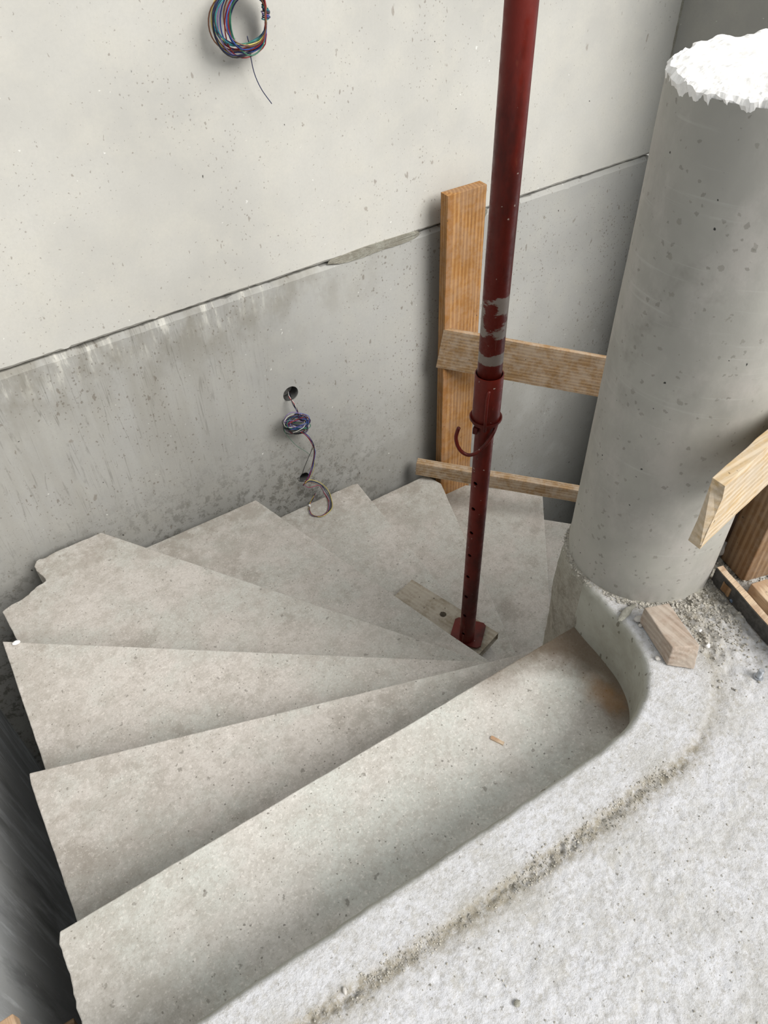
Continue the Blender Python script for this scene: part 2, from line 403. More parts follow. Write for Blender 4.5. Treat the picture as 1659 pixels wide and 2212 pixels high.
for (p, r) in holes:
    bmc = bmesh.new(); bmesh.ops.create_cone(bmc, cap_ends=True, segments=40, radius1=r, radius2=r, depth=.11, matrix=Matrix.Translation((p.x, WY, p.z)) @ Matrix.Rotation(math.pi / 2, 4, 'X'))
    cut.append(link_mesh('cutter', bmc, None))
boolean_cut(low, cut)
for (p, r) in holes:
    bmc = bmesh.new(); tube_bm(bmc, [(p.x, WY + .004 + .05 * k, p.z) for k in range(2)], r * .985, 32, cap=False)
    bmesh.ops.solidify(bmc, geom=bmc.faces[:], thickness=.002)
    link_mesh('socket_liner', bmc, M['plastic'], wall_back, True)

# smeared mortar filling a stretch of the joint
def patch(name, outline, y0, depth, mat, parent, seed):
    bm = bmesh.new(); P = catmull([(p.x, p.z) for p in outline] + [(outline[0].x, outline[0].z)], 6)[:-1]
    cxy = sum(P) / len(P); vs = []
    cen = bm.verts.new((cxy[0], y0 - depth, cxy[1]))
    rim = []; mid = []
    for i, q in enumerate(P):
        j = 1 + float(vnoise(i * 1.7, 3, seed)) * .03
        qq = cxy + (q - cxy) * j
        rim.append(bm.verts.new((qq[0], y0 + .004, qq[1])))
        m_ = cxy + (q - cxy) * .9
        mid.append(bm.verts.new((m_[0], y0 - depth * (1 + float(vnoise(i * 2.1, 1, seed)) * .6), m_[1])))
    n = len(P)
    for i in range(n):
        bm.faces.new((rim[i], rim[(i + 1) % n], mid[(i + 1) % n], mid[i])); bm.faces.new((mid[i], mid[(i + 1) % n], cen))
    return link_mesh(name, bm, mat, parent)
pts = [on_y(x, y, WY) for x, y in ((708, 572), (716, 561), (750, 546), (790, 531), (850, 512), (890, 500), (905, 500), (903, 512), (870, 526), (815, 544), (765, 563), (728, 572))]
tag(patch('mortar_patch', pts, WY, .004, M['mortar'], wall_back, 2), 'grey mortar smeared over the joint')
pts = [on_y(x, y, WY) for x, y in ((1030, 458), (1052, 450), (1052, 462), (1040, 478), (1030, 486), (1026, 470))]
patch('mortar_patch', pts, WY, .002, M['mortar'], wall_back, 4)

wall_right = empty('wall_right', (CX + .2, 1.0, 0)); wall_right['kind'] = 'structure'
panel('panel', (CX, WY), (CX, 1.7), (1, 0), JZ + .005, 1.3, None, (.011, .010), M['wall_side'], wall_right, 31)
panel('panel', (CX, WY), (CX, 1.7), (1, 0), -3.4, JZ - .004, (.012, .01), None, M['wall_side'], wall_right, 37)
# crumbly mortar in the vertical corner
bm = bmesh.new(); R_ = []
for i in range(260):
    z = -1.9 + i * .015
    w = .006 + .007 * abs(float(fbm(z, 0, 30, 3, 5))) + (.008 if -.35 < z < .04 else 0) * (0.6 + float(vnoise(z * 60, 1, 3)))
    R_.append([bm.verts.new((CX - w, WY + .002, z)), bm.verts.new((CX - w * .5, WY - w * .45, z)), bm.verts.new((CX + .002, WY - w * .9, z))])
for A, B in zip(R_, R_[1:]):
    for k in range(2): bm.faces.new((A[k], A[k + 1], B[k + 1], B[k]))
link_mesh('corner_mortar', bm, M['mortar'], wall_right)

LX = -.40
wall_left = empty('wall_left', (LX - .1, 1.2, -1.5)); wall_left['kind'] = 'structure'
panel('panel', (LX, -2.6), (LX, WY), (-1, 0), -3.4, 2.9, None, None, M['wall_left'], wall_left, 41)
# wall under the landing that closes the stair pit
bm = bmesh.new(); box_bm(bm, -.54, CX, .12, .40, -3.4, -.38)
tag(link_mesh('wall_front', bm, M['wall_left'], None), kind='structure')
# pit floor far below
bm = bmesh.new(); box_bm(bm, -1.4, CX, -.6, WY, -3.4, -3.3)
tag(link_mesh('floor_lower', bm, M['stair'], None), kind='structure')

# ------------------------------------------------------------------ staircase
H = .175; C0 = np.array([1.268, .742])
nos = {1: (-.266, .797), 2: (-.240, 1.291), 3: (-.200, 1.918), 4: (.249, 2.397), 5: (.899, 2.379), 6: (1.422, 2.368), 7: (1.895, 2.352), 8: (2.372, 2.029), 9: (2.72, 1.62), 10: (2.95, 1.10), 11: (3.0, .62)}
outer = {  # outer edge from this tread's nosing back to the riser above it (x, y, roughness)
    1: [(-.266, .797), (-.2745, .775), (-.276, .70), (-.287, .60), (-.29, .46)],
    2: [(-.240, 1.291), (-.245, 1.26), (-.256, .90), (-.262, .79)],
    3: [(-.200, 1.918), (-.222, 1.42), (-.226, 1.28)],
    4: [(.249, 2.397), (.13, 2.399), (-.007, 2.396), (-.022, 2.372), (-.008, 2.276), (-.08, 2.247), (-.182, 2.222), (-.174, 2.06), (-.19, 1.90)],
    5: [(.899, 2.379), (.55, 2.388), (.235, 2.399)],
    6: [(1.422, 2.368), (1.395, 2.377), (1.02, 2.386), (.89, 2.386)],
    7: [(1.868, 2.33), (1.845, 2.375), (1.53, 2.383), (1.41, 2.38)],
    8: [(2.372, 2.029), (2.345, 2.07), (2.07, 2.36), (2.03, 2.395), (1.90, 2.375)],
    9: [(2.72, 1.62), (2.37, 2.03)], 10: [(2.95, 1.10), (2.72, 1.62)], 11: [(3.0, .62), (2.95, 1.10)]}
rough_edge = {1: .009, 2: .0012, 3: .0012, 4: .005, 5: .0015, 6: .003, 7: .002, 8: .002}
stair = empty('staircase', (1.268, .742, -1.9), 'grey precast concrete winder staircase fanning down round the column below the landing', 'staircase')
def inner_pt(pt, ext=0.0):
    d = C0 - np.array(pt); return C0 - d / np.linalg.norm(d) * .17
def dense(poly, step, amps, seed):
    out = []
    n = len(poly)
    for i in range(n):
        a = np.array(poly[i]); b = np.array(poly[(i + 1) % n]); L = np.linalg.norm(b - a); k = max(1, int(L / step)); nn = np.array([-(b - a)[1], (b - a)[0]]) / max(L, 1e-9)
        for q in range(k):
            p = a + (b - a) * q / k; amp = amps[i]
            fall = 1 if q else 0
            j = (float(fbm(p[0], p[1], 35, 3, seed)) * amp) * fall
            out.append(p + nn * j)
    return out
for k in range(1, 12):
    z1 = -k * H; z0 = z1 - H - .09
    if k == 1:
        back_in = (1.16, .40); poly = list(outer[1]) + [back_in, (1.24, .56), (1.24, .736)]
        amps = [.001, .005, .010, .010, .0, 0, 0, 0]; amps = amps + [.0012]
        amps = amps[:len(poly)]; amps[-1] = .0012
    else:
        prev = nos[k - 1]
        poly = list(outer[k])
        pb = np.array(prev); poly.append(tuple(inner_pt(prev))); poly.append(tuple(inner_pt(nos[k])))
        re = rough_edge.get(k, .001)
        amps = [re] * (len(outer[k]) - 1) + [0, 0, .0010]
        if k == 4: amps = [.009] * (len(outer[4]) - 1) + [0, 0, .001]; amps[0] = .004; amps[6] = .002
        if k == 7: poly[0] = (1.868, 2.275)
        if k == 8: amps[0] = .001
    dp = dense(poly, .012, amps, 50 + k)
    # carry the tread 40 mm back under the riser above by shifting the back line
    bm = bmesh.new()
    top = [bm.verts.new((p[0], p[1], z1)) for p in dp]
    bot = [bm.verts.new((p[0], p[1], z0)) for p in dp]
    bm.faces.new(top); bm.faces.new(bot[::-1])
    for i in range(len(dp)): bm.faces.new((top[i], bot[i], bot[(i + 1) % len(dp)], top[(i + 1) % len(dp)]))
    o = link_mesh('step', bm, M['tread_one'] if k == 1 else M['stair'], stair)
    bevel(o, .0028, 2, 55)
tag([c for c in COL.objects if c.name.startswith('step')][0], 'uppermost tread with a rust stained corner')
tag(bpy.data.objects['step.003'], 'tread with a broken notched outer corner')

# newel drum that the steps wind round
prof = []
for i in range(60):
    z = -2.3 + i * 2.3 / 59
    r = .186 + .008 * math.exp(-((z + .18) / .12) ** 2) + (.0 if z < -.03 else -.006)
    prof.append((r, z))
bm = lathe_bm(prof, C0, 120)
for v in bm.verts:
    a = math.atan2(v.co.y - C0[1], v.co.x - C0[0]); d = float(fbm(a * 2, v.co.z * 3, 3, 4, 9)) * .008 + float(vnoise(a * 12, v.co.z * 14, 2)) * .003
    if v.co.z > -.02: d += float(vnoise(a * 30, 2, 8)) * .006
    v.co.x += math.cos(a) * d; v.co.y += math.sin(a) * d
link_mesh('newel', bm, M['newel'], stair, True)

# ------------------------------------------------------------------ landing (floor)
ctrl = [(-1.0, .487), (-.6, .467), (-.2, .447), (.0, .437), (.25, .4245), (.5, .412), (.72, .402), (.82, .401), (.89, .411), (.955, .437), (1.013, .484), (1.05, .55), (1.068, .628), (1.076, .69), (1.085, .745)]
cv = np.array(catmull(ctrl, 40)); seg = np.r_[0, np.cumsum(np.linalg.norm(np.diff(cv, axis=0), axis=1))]
NS = 620; S = np.linspace(0, seg[-1], NS); cx = np.interp(S, seg, cv[:, 0]); cy = np.interp(S, seg, cv[:, 1])
tx = np.gradient(cx); ty = np.gradient(cy); ln = np.hypot(tx, ty); nx = ty / ln; ny = -tx / ln
for _ in range(12):
    nx = np.convolve(np.pad(nx, 1, 'edge'), [.25, .5, .25], 'valid'); ny = np.convolve(np.pad(ny, 1, 'edge'), [.25, .5, .25], 'valid')
lip = [(-.011, -.36), (-.011, -.27), (-.011, -.20), (-.011, -.14), (-.011, -.09), (-.011, -.05), (-.011, -.018), (-.0105, -.0125), (-.0085, -.0075), (-.0055, -.0035), (-.002, -.001)]
T = np.concatenate([np.arange(.002, .56, .0042), .56 + np.cumsum(np.linspace(.006, .33, 34))])
nl = len(lip); NT = nl + len(T)
TT = np.zeros((NT, NS)); ZZ = np.zeros((NT, NS))
for i, (t, z) in enumerate(lip): TT[i] = t; ZZ[i] = z
TT[nl:] = T[:, None]
jit = fbm(S, S * 0, 28, 4, 3) * .0028
TT[3:nl + 1] += jit[None, :] * np.clip((np.arange(3, nl + 1) - 3) / 4, 0, 1)[:, None]
XX = cx[None] + nx[None] * TT; YY = cy[None] + ny[None] * TT
wS = .088 + .045 * np.clip((cx - .80) / .2, 0, 1) + .006 * np.sin(S * 5)
arc = np.clip((cx - .86) / .1, 0, 1)
def floor_h(X, Y, t, w, arc_):
    d = t - w
    out = 1 / (1 + np.exp(-d / .0018))
    h = fbm(X, Y, 60, 4, 1) * .0009 + fbm(X, Y, 9, 3, 2) * .0012
    rough = np.clip((X - 1.04) / .12, 0, 1) * np.clip((Y - .26) / .2, 0, 1)
    h = h + out * (-.0022 + fbm(X, Y, 70, 4, 4) * (.0018 + .010 * rough) + fbm(X, Y, 22, 3, 6) * (.0018 + .006 * rough))
    groove = np.exp(-((d - .008) / .012) ** 2) * (1 - arc_ * .8) * (.75 + vnoise(X * 7, Y * 7, 12) * 1.2)
    h = h + groove * (-.0035 + fbm(X, Y, 110, 4, 8) * .010)
    return h, groove, out, rough
hh, groove, outm, roughm = floor_h(XX, YY, TT, wS[None], arc[None])
fade = np.zeros((NT, NS)); fade[nl:] = np.clip(T / .012, 0, 1)[:, None]
ZZ = ZZ + hh * fade
dist_c = np.hypot(XX - C0[0], YY - C0[1])
dirt = np.clip(groove * 1.1, 0, 1) * fade + np.clip(1.15 - (dist_c - .17) / .2, 0, 1) * outm * np.clip((XX - 1.0) / .15, 0, 1) * .9
dirt = dirt + np.clip(1 - (dist_c - .17) / .07, 0, 1) * .8
wide = np.exp(-((TT - wS[None] - .016) / .026) ** 2) * (1 - arc[None] * .5) * .75
dirt = np.clip(dirt + wide * fade, 0, 1)
formed = np.zeros((NT, NS)); formed[:nl - 2] = 1; formed[nl - 2:nl + 1] = np.array([.8, .5, .2])[:, None]
V = np.stack([XX, YY, ZZ], -1).reshape(-1, 3)
ii = np.arange(NT - 1)[:, None] * NS + np.arange(NS - 1)[None]
F = np.stack([ii, ii + 1, ii + 1 + NS, ii + NS], -1).reshape(-1, 4)[:, ::-1]
me = bpy.data.meshes.new('floor'); me.vertices.add(len(V)); me.vertices.foreach_set('co', V.ravel())
me.loops.add(F.size); me.loops.foreach_set('vertex_index', F.ravel().astype(np.int32))
me.polygons.add(len(F)); me.polygons.foreach_set('loop_start', np.arange(0, F.size, 4, dtype=np.int32)); me.polygons.foreach_set('loop_total', np.full(len(F), 4, np.int32))
me.update(calc_edges=True); me.validate()
a_ = me.attributes.new('dirt', 'FLOAT', 'POINT'); a_.data.foreach_set('value', dirt.ravel().astype(np.float32))
a_ = me.attributes.new('formed', 'FLOAT', 'POINT'); a_.data.foreach_set('value', formed.ravel().astype(np.float32))
floor = link_me('floor', me, M['floor'], None, True); floor['kind'] = 'structure'
floor['label'] = 'pale dusty concrete landing with a rounded lip and a rough groove'

# ------------------------------------------------------------------ column
column = empty('concrete_column', (C0[0], C0[1], 0), 'round grey concrete column with a broken white top at the inner end of the stairs', 'column')
CR = .177; CH = 1.10
prof = [(CR + .001, -.012)] + [(CR, z) for z in np.linspace(.0, CH - .016, 70)]
bm = lathe_bm(prof, C0, 160, (True, False))
for v in bm.verts:
    a = math.atan2(v.co.y - C0[1], v.co.x - C0[0])
    d = float(fbm(math.cos(a) * 2, v.co.z * 2 + math.sin(a), 2, 3, 5)) * .0016
    if v.co.z < .02: d += float(vnoise(a * 22, v.co.z * 50, 4)) * .004
    v.co.x += math.cos(a) * d; v.co.y += math.sin(a) * d
def mat_column():
    g = N('column_concrete', .62, .35)
    base = (.38, .37, .33)
    c = g.mix(g.ramp(g.noise(3.2, 4, .6), .36, .66), base, (.31, .30, .27))
    c = g.mix(g.ramp(g.noise(9, 6, .7, g.mp(scale=(1, 1, .6))), .42, .7, 0, .6), c, (.43, .40, .37))
    c = g.mix(g.ramp(g.noise(5, 5, .7, g.mp(loc=(2, 1, 4))), .56, .7, 0, .5), c, (.20, .19, .165))
    c = g.mix(g.math('MULTIPLY', g.spots(44, .28, 3, None, .8), .5), c, (.19, .18, .15))
    c = g.mix(g.math('MULTIPLY', g.spots(66, .33, 2.6, None, .7), .55), c, (.17, .16, .135))
    c = g.mix(g.math('MULTIPLY', g.spots(40, .13, 5, g.mp(loc=(4, 4, 4)), .4), 1.0), c, (.02, .02, .018))
    c = g.mix(g.ramp(g.noise(1, 3, .6, g.mp(scale=(4, 4, 90), rot=(.25, .1, 0))), .6, .72, 0, .22), c, (.5, .49, .46))
    n = g.bump(g.noise(26, 4, .6), .2, .003); n = g.bump(g.noise(180, 3, .6), .12, .001, n)
    return g.out(c, n, g.ramp(g.noise(12, 3, .6), .3, .7, .45, .7))
M['column'] = mat_column()
link_mesh('shaft', bm, M['column'], column, True)
bm = bmesh.new(); rings = []; NA = 220; NR = 34
for j in range(NR + 1):
    fr = j / NR; ring = []
    for k in range(NA):
        a = 2 * math.pi * k / NA
        rr = fr * CR
        x = C0[0] + rr * math.cos(a); y = C0[1] + rr * math.sin(a)
        z = CH + float(fbm(x, y, 16, 5, 21)) * .011 * (.5 + fr)
        if j > NR - 3:
            e = float(fbm(a * 6, .3, 3, 4, 3)); rr2 = rr + (e * .007 + .001) * (1 if j == NR else .6); z += -max(0, float(vnoise(a * 7, 1, 31))) * .02 * (1 if j == NR else .4) - (.004 if j == NR else 0)
            x = C0[0] + rr2 * math.cos(a); y = C0[1] + rr2 * math.sin(a)
        ring.append(bm.verts.new((x, y, z)))
        if j == 0: ring = [ring[0]]; break
    rings.append(ring)
ring = []
for k in range(NA):
    a = 2 * math.pi * k / NA; rr = CR - .0005 + .001 * float(vnoise(a * 20, 0, 3)); ring.append(bm.verts.new((C0[0] + rr * math.cos(a), C0[1] + rr * math.sin(a), CH - .024 + float(fbm(a * 8, 2, 2, 3, 4)) * .012)))
rings.append(ring)
for k in range(NA): bm.faces.new((rings[0][0], rings[1][k], rings[1][(k + 1) % NA]))
for A, B in zip(rings[1:], rings[2:]):
    for k in range(NA): bm.faces.new((A[k], B[k], B[(k + 1) % NA], A[(k + 1) % NA]))
tag(link_mesh('broken_top', bm, M['fresh'], column), 'rough white broken concrete top')

# ------------------------------------------------------------------ timber
def board(name, L, T_, Hh, mat, rough=.0012, seed=1, cutend=0.0):
    """board with its length on local +x, thickness on y (front face y=0), height on z (top z=0)"""
    bm = bmesh.new(); n = max(6, int(L / .02)); R_ = []
    for i in range(n + 1):
        x = L * i / n
        row = []
        for k, (y, z) in enumerate(((0, -Hh), (T_, -Hh), (T_, 0), (0, 0))):
            j = float(fbm(x, k * 3.3, 18, 3, seed)) * rough; j2 = float(fbm(x, k * 5.1 + 2, 18, 3, seed + 9)) * rough
            sh = cutend * (z / -Hh) if i == 0 else 0
            row.append(bm.verts.new((x + sh, y + j, z + j2)))
        R_.append(row)
    for A, B in zip(R_, R_[1:]):
        for k in range(4): bm.faces.new((A[k], A[(k + 1) % 4], B[(k + 1) % 4], B[k]))
    bm.faces.new(R_[0]); bm.faces.new(R_[-1][::-1])
    o = link_mesh(name, bm, mat); bevel(o, .0018, 2, 50); return o
def orient(o, origin, xdir, zhint=(0, 0, 1)):
    x = Vector(xdir).normalized(); z = Vector(zhint); z = (z - x * z.dot(x)).normalized(); y = z.cross(x)
    m = Matrix.Identity(4)
    for r in range(3): m[r][0] = x[r]; m[r][1] = y[r]; m[r][2] = z[r]; m[r][3] = origin[r]
    o.matrix_world = m; return o

# upright post in the gap by the back wall: length along local x pointing down
post = board('timber_post', 1.95, .048, .192, M['wood_post'], .0014, 3)
pt = on_y(952, 415, 2.392)
orient(post, (pt.x, 2.392, pt.z), (0.012, .0, -1), (-1, 0.05, 0))
tag(post, 'upright orange pine post standing against the back wall behind the red prop', 'post')

n_r = np.array([.738, .675, 0]); p_r = (1.95, 2.3, 0)
def on_r(px, py): return on_plane(px, py, p_r, n_r)
a = on_r(958, 712); b = on_r(1320, 776)
rail = board('timber_rail', 1.15, .024, .205, M['wood_rail'], .0012, 5, -.012)
orient(rail, a, b - a)
tag(rail, 'wide sawn timber rail running from the upright post behind the column', 'rail')
p_r = (1.905, 2.25, 0); a = on_r(899, 1001); b = on_r(1252, 1061)
railb = board('timber_rail', 1.25, .045, .078, M['wood_low'], .0014, 8)
orient(railb, a, b - a)
tag(railb, 'narrow dusty batten low down just above the lower treads', 'rail')

# right guard rail in front of the column
zR = .565
a = on_z(1566, 1050, zR); b = on_z(1659, 966, zR)
gr = bmesh.new()
dirv = (b - a).normalized(); back = Vector((-dirv.y, dirv.x, 0))
Lr = 1.2; th = .026; hr = .153; R_ = []
n = 70
for i in range(n + 1):
    row = []
    for k, (v, w) in enumerate([(0, 0), (.0, -.25), (0, -.5), (0, -.75), (0, -1), (1, -1), (1, -.75), (1, -.5), (1, -.25), (1, 0)]):
        x = Lr * i / n
        if i == 0: x += {0: 0, -.25: .012, -.5: .010, -.75: .002, -1: -.004}[w] + .004 * v
        j = float(fbm(x, w * 3 + v * 5, 25, 3, 6)) * .0016
        p = a + dirv * x + back * (th * v + j) + Vector((0, 0, hr * w + (j if w in (0, -1) else 0)))
        row.append(gr.verts.new(p - a))
    R_.append(row)
for A, B in zip(R_, R_[1:]):
    for k in range(10): gr.faces.new((A[k], A[(k + 1) % 10], B[(k + 1) % 10], B[k]))
gr.faces.new(R_[0]); gr.faces.new(R_[-1][::-1])
o = link_mesh('guard_rail', gr, M['wood_right']); o.location = a; bevel(o, .002, 2, 50)
tag(o, 'sunlit pale sawn board with a curved cut end in front of the column at right', 'rail')

def prism(name, p, dr, L, n_, t, z0, z1, mat, parent=None, seg=24, r=.0008, seed=1):
    bm = bmesh.new(); rows = []
    for i in range(seg + 1):
        row = []
        for k, (v, z) in enumerate(((0, z0), (t, z0), (t, z1), (0, z1))):
            j = float(vnoise(i * .9, k * 3.1, seed)) * r * 2
            q = Vector((p.x, p.y, 0)) + dr * (L * i / seg) + n_ * (v + j); row.append(bm.verts.new((q.x, q.y, z + j)))
        rows.append(row)
    for A, B in zip(rows, rows[1:]):
        for k in range(4): bm.faces.new((A[k], A[(k + 1) % 4], B[(k + 1) % 4], B[k]))
    bm.faces.new(rows[0]); bm.faces.new(rows[-1][::-1]); return link_mesh(name, bm, mat, parent)
# brown formwork post behind it
e = on_z(1604, 1258, 0.0)
def tpost(name, corner, d1, w1, d2, w2, z0, z1, mat):
    bm = bmesh.new(); d1 = Vector((*d1, 0)).normalized(); d2 = Vector((*d2, 0)).normalized(); rows = []
    for i in range(13):
        z = z0 + (z1 - z0) * i / 12; row = []
        for (u, v) in ((0, 0), (w1, 0), (w1, w2), (0, w2)):
            j = float(vnoise(z * 9, u * 40 + v * 70, 3)) * .0012
            p = d1 * (u + j) + d2 * (v + j); row.append(bm.verts.new((p.x, p.y, z)))
        rows.append(row)
    for A, B in zip(rows, rows[1:]):
        for k in range(4): bm.faces.new((A[k], A[(k + 1) % 4], B[(k + 1) % 4], B[k]))
    bm.faces.new(rows[0][::-1]); bm.faces.new(rows[-1])
    o = link_mesh(name, bm, mat); o.location = (corner.x, corner.y, 0); bevel(o, .002, 2, 50); return o
o = tpost('formwork_post', e, (.95, -.30), .16, (.26, .96), .085, .001, .411, M['wood_brown'])
tag(o, 'dark brown square timber post on the landing under the pale board', 'post')
prism('formwork_board', Vector((1.418, .616, 0)), Vector((1, .02, 0)), .95, Vector((0, 1, 0)), .021, .001, .40, M['wood_brown'])
tag(bpy.data.objects['formwork_board'], 'brown formwork board standing in the shade between the column and the brown post', 'board')

# plywood toe strip on edge
p1 = on_z(1548, 1226, .048); p2 = on_z(1659, 1352, .048); dr = (p2 - p1).normalized()
nrm = Vector((-dr.y, dr.x, 0))
if nrm.x < 0: nrm = -nrm
ply = empty('plywood_strip', (p1.x, p1.y, 0), 'black filmed plywood strip standing on edge right of the column base', 'plywood')
prism('core', p1 + nrm * .0015, dr, .62, nrm, .0165, .002, .048, M['ply_edge'], ply)
tag(prism('film_face', p1 - nrm * .0005, dr, .62, nrm, .002, .002, .0465, M['film'], ply), 'black film face')
pp = p1 + dr * .035; prism('spacer', pp - nrm * .0025, dr, .028, nrm, .002, .010, .036, M['wood_brown'], ply, 4)

# loose offcuts behind the strip
for (px, py, L, wd, hgt, ang, lab) in ((1622, 1262, .16, .045, .035, 0, 'short pale offcut beside the brown post at the right edge'), ):
    p = on_z(px, py, .035)
    o = board('timber_offcut', L, wd, hgt, M['ply_edge'], .001, 12)
    orient(o, (p.x, p.y, .037), (dr.x, dr.y, 0)); tag(o, lab, 'offcut')

# ------------------------------------------------------------------ wooden block on the landing lip
bl = bmesh.new()
zt = .052
tops = [on_z(1392, 1312, zt + .0), on_z(1453, 1400, zt), on_z(1512, 1394, zt), on_z(1440, 1303, zt)]
bots = [on_z(1390, 1326, 0.003), on_z(1440, 1437, .003), on_z(1500, 1447, .003), on_z(1452, 1325, .003)]
tops[3] = on_z(1445, 1302, zt)
bots[3] = Vector((tops[3].x - .003, tops[3].y + .0, .003)); bots[0] = Vector((tops[0].x - .004, tops[0].y, .003))
ori = tops[1].copy(); ori.z = 0
vt = [bl.verts.new(Vector(p) - ori) for p in tops]; vb = [bl.verts.new(Vector(p) - ori) for p in bots]
bl.faces.new(vt); bl.faces.new(vb[::-1])
for i in range(4): bl.faces.new((vt[i], vb[i], vb[(i + 1) % 4], vt[(i + 1) % 4]))
bmesh.ops.subdivide_edges(bl, edges=bl.edges[:], cuts=7, use_grid_fill=True)
for v in bl.verts:
    j = float(fbm(v.co.x * 1.0 + v.co.z, v.co.y + v.co.z * 2, 30, 3, 3)) * .0022; v.co += Vector((j, j, j * .6 if v.co.z > .01 else 0))
o = link_mesh('wood_block', bl, M['wood_block']); o.location = ori; bevel(o, .0025, 2, 50)
tag(o, 'weathered grey-brown wood block lying at the foot of the column', 'wood block')

# ------------------------------------------------------------------ pebbles, chips
def stone(name, loc, size, mat, label=None, cat=None, seed=0, flat=.6, rz=0, jag=.18, sub=2, group=None, parent=None):
    bm = bmesh.new(); bmesh.ops.create_icosphere(bm, subdivisions=sub, radius=1)
    rnd = random.Random(seed)
    off = rnd.random() * 50
    for v in bm.verts:
        d = 1 + jag * 2 * float(vnoise(v.co.x * 1.6 + off, v.co.y * 1.6 + v.co.z * 2.1, seed))
        v.co = Vector((v.co.x * size[0] * d, v.co.y * size[1] * d, v.co.z * size[2] * d))
    zmin = min(v.co.z for v in bm.verts)
    bmesh.ops.rotate(bm, verts=bm.verts, matrix=Matrix.Rotation(rz, 3, 'Z'))
    for v in bm.verts: v.co.z -= zmin
    o = link_mesh(name, bm, mat, parent, jag < .12); o.location = loc
    return tag(o, label, cat, group)
p = on_z(1381, 1339, .004); stone('pebble', (p.x, p.y, .001), (.0135, .0085, .0065), M['pebble'], 'smooth oval pale pebble left of the wood block', 'pebble', 3, rz=-.5, jag=.05, sub=3)
p = on_z(1383, 1352, .002); stone('pebble', (p.x, p.y, .001), (.005, .005, .003), M['pebble'], 'tiny round pebble just in front of the oval pebble', 'pebble', 5, jag=.08)
p = on_z(1353, 1322, .006); stone('mortar_lump', (p.x, p.y, .001), (.028, .010, .006), M['mortar'], 'long crumb of mortar against the column foot above the pebble', 'mortar', 8, rz=.15, jag=.4, sub=3)
p = on_z(1511, 1365, 0); stone('stone_chip', (p.x, p.y, .001), (.005, .004, .004), M['white_stone'], 'white stone chip right of the wood block top', 'stone', 9, jag=.3)
p = on_z(1528, 1398, 0); stone('stone_chip', (p.x, p.y, .001), (.006, .005, .004), M['white_stone'], 'white stone chip nearest the front end of the wood block', 'stone', 10, jag=.3)
p = on_z(1585, 1303, 0); stone('stone_chip', (p.x, p.y, .001), (.011, .007, .007), M['blue_stone'], 'dark blue-grey stone near the plywood strip', 'stone', 11, rz=-.8, jag=.3)
p = on_z(1557, 1207, 0.005); stone('stone_lump', (p.x + .01, p.y + .015, .001), (.022, .016, .02), M['pebble'], 'grey rubble lump in the shade between column and brown post', 'stone', 12, jag=.25)
p = on_z(34, 1391, -.525); stone('stone_chip', (p.x + .004, p.y - .002, -.5255), (.012, .008, .007), M['white_stone'], 'cream crumb on the far left corner of the third tread', 'stone', 13, jag=.3)
p = on_z(1420, 1425, 0); stone('stone_chip', (p.x, p.y, .0005), (.006, .006, .0035), M['pebble'], 'grey crumb on the lip left of the wood block front', 'stone', 14, jag=.4)
p = on_z(745, 2142, 0); stone('pebble', (p.x, p.y, .0005), (.007, .0035, .003), M['pebble'], 'small pale oval pebble in the groove near the bottom of the photo', 'pebble', 15, jag=.1, rz=1.3)
p = on_z(1117, 2168, 0); stone('stone_chip', (p.x, p.y, -.002), (.006, .005, .003), M['mortar'], 'brown crumb on the open landing near the bottom edge', 'stone', 16, jag=.2)
p = on_z(1070, 1692, -.175); stone('pebble', (p.x, p.y, -.1755), (.0032, .003, .003), M['pebble'], 'tiny round pebble on the top tread near the landing edge', 'pebble', 17, jag=.05)
p = on_z(690, 1463, -.175 * 2.0); p = on_z(686, 1523, -.35); stone('stone_chip', (p.x, p.y - .01, -.3505), (.004, .004, .003), M['pebble'], 'small grey crumb on the nosing of the second tread', 'stone', 18, jag=.3)
p = on_z(473, 1545, -.525); stone('pebble', (p.x, p.y, -.5255), (.005, .0045, .0035), M['pebble'], 'round grey pebble on the third tread', 'pebble', 19, jag=.1)
# pale splinter on the top tread
p1c = on_z(1060, 1592, -.172); p2c = on_z(1088, 1606, -.172)
bm = bmesh.new(); dd = (p2c - p1c); Ld = dd.length; nn_ = 10
rows = []
for i in range(nn_ + 1):
    w = .0042 + .0009 * float(vnoise(i * 1.1, 0, 4)); rows.append([bm.verts.new((Ld * i / nn_, s * w, h_)) for s, h_ in ((-1, 0), (1, 0), (1, .0035 + .001 * float(vnoise(i * .9, 3, 2))), (-1, .003))])
for A, B in zip(rows, rows[1:]):
    for k in range(4): bm.faces.new((A[k], A[(k + 1) % 4], B[(k + 1) % 4], B[k]))
bm.faces.new(rows[0]); bm.faces.new(rows[-1][::-1])
o = link_mesh('wood_chip', bm, M['chip']); o.location = (p1c.x, p1c.y, -.175); o.rotation_euler[2] = math.atan2(dd.y, dd.x)
tag(o, 'pale splintered wood chip lying on the top tread', 'wood chip')

# anchor bolt
pb = on_z(1638, 1462, 0)
bolt = empty('anchor_bolt', (pb.x, pb.y, 0), 'short zinc threaded rod standing out of the landing at the right edge', 'bolt')
bmr = lathe_bm([(.0058, -.01), (.0058, .0), (.0058, .002)] + [(.0058 + (.0007 if k % 2 else 0), .002 + k * .0009) for k in range(24)] + [(.0050, .0245)], (pb.x, pb.y), 20)
link_mesh('threaded_rod', bmr, M['zinc'], bolt)
link_mesh('washer', lathe_bm([(.0062, -.001), (.0105, -.001), (.0105, .0015), (.0062, .0015)], (pb.x, pb.y), 24, (False, False)), M['zinc'], bolt)

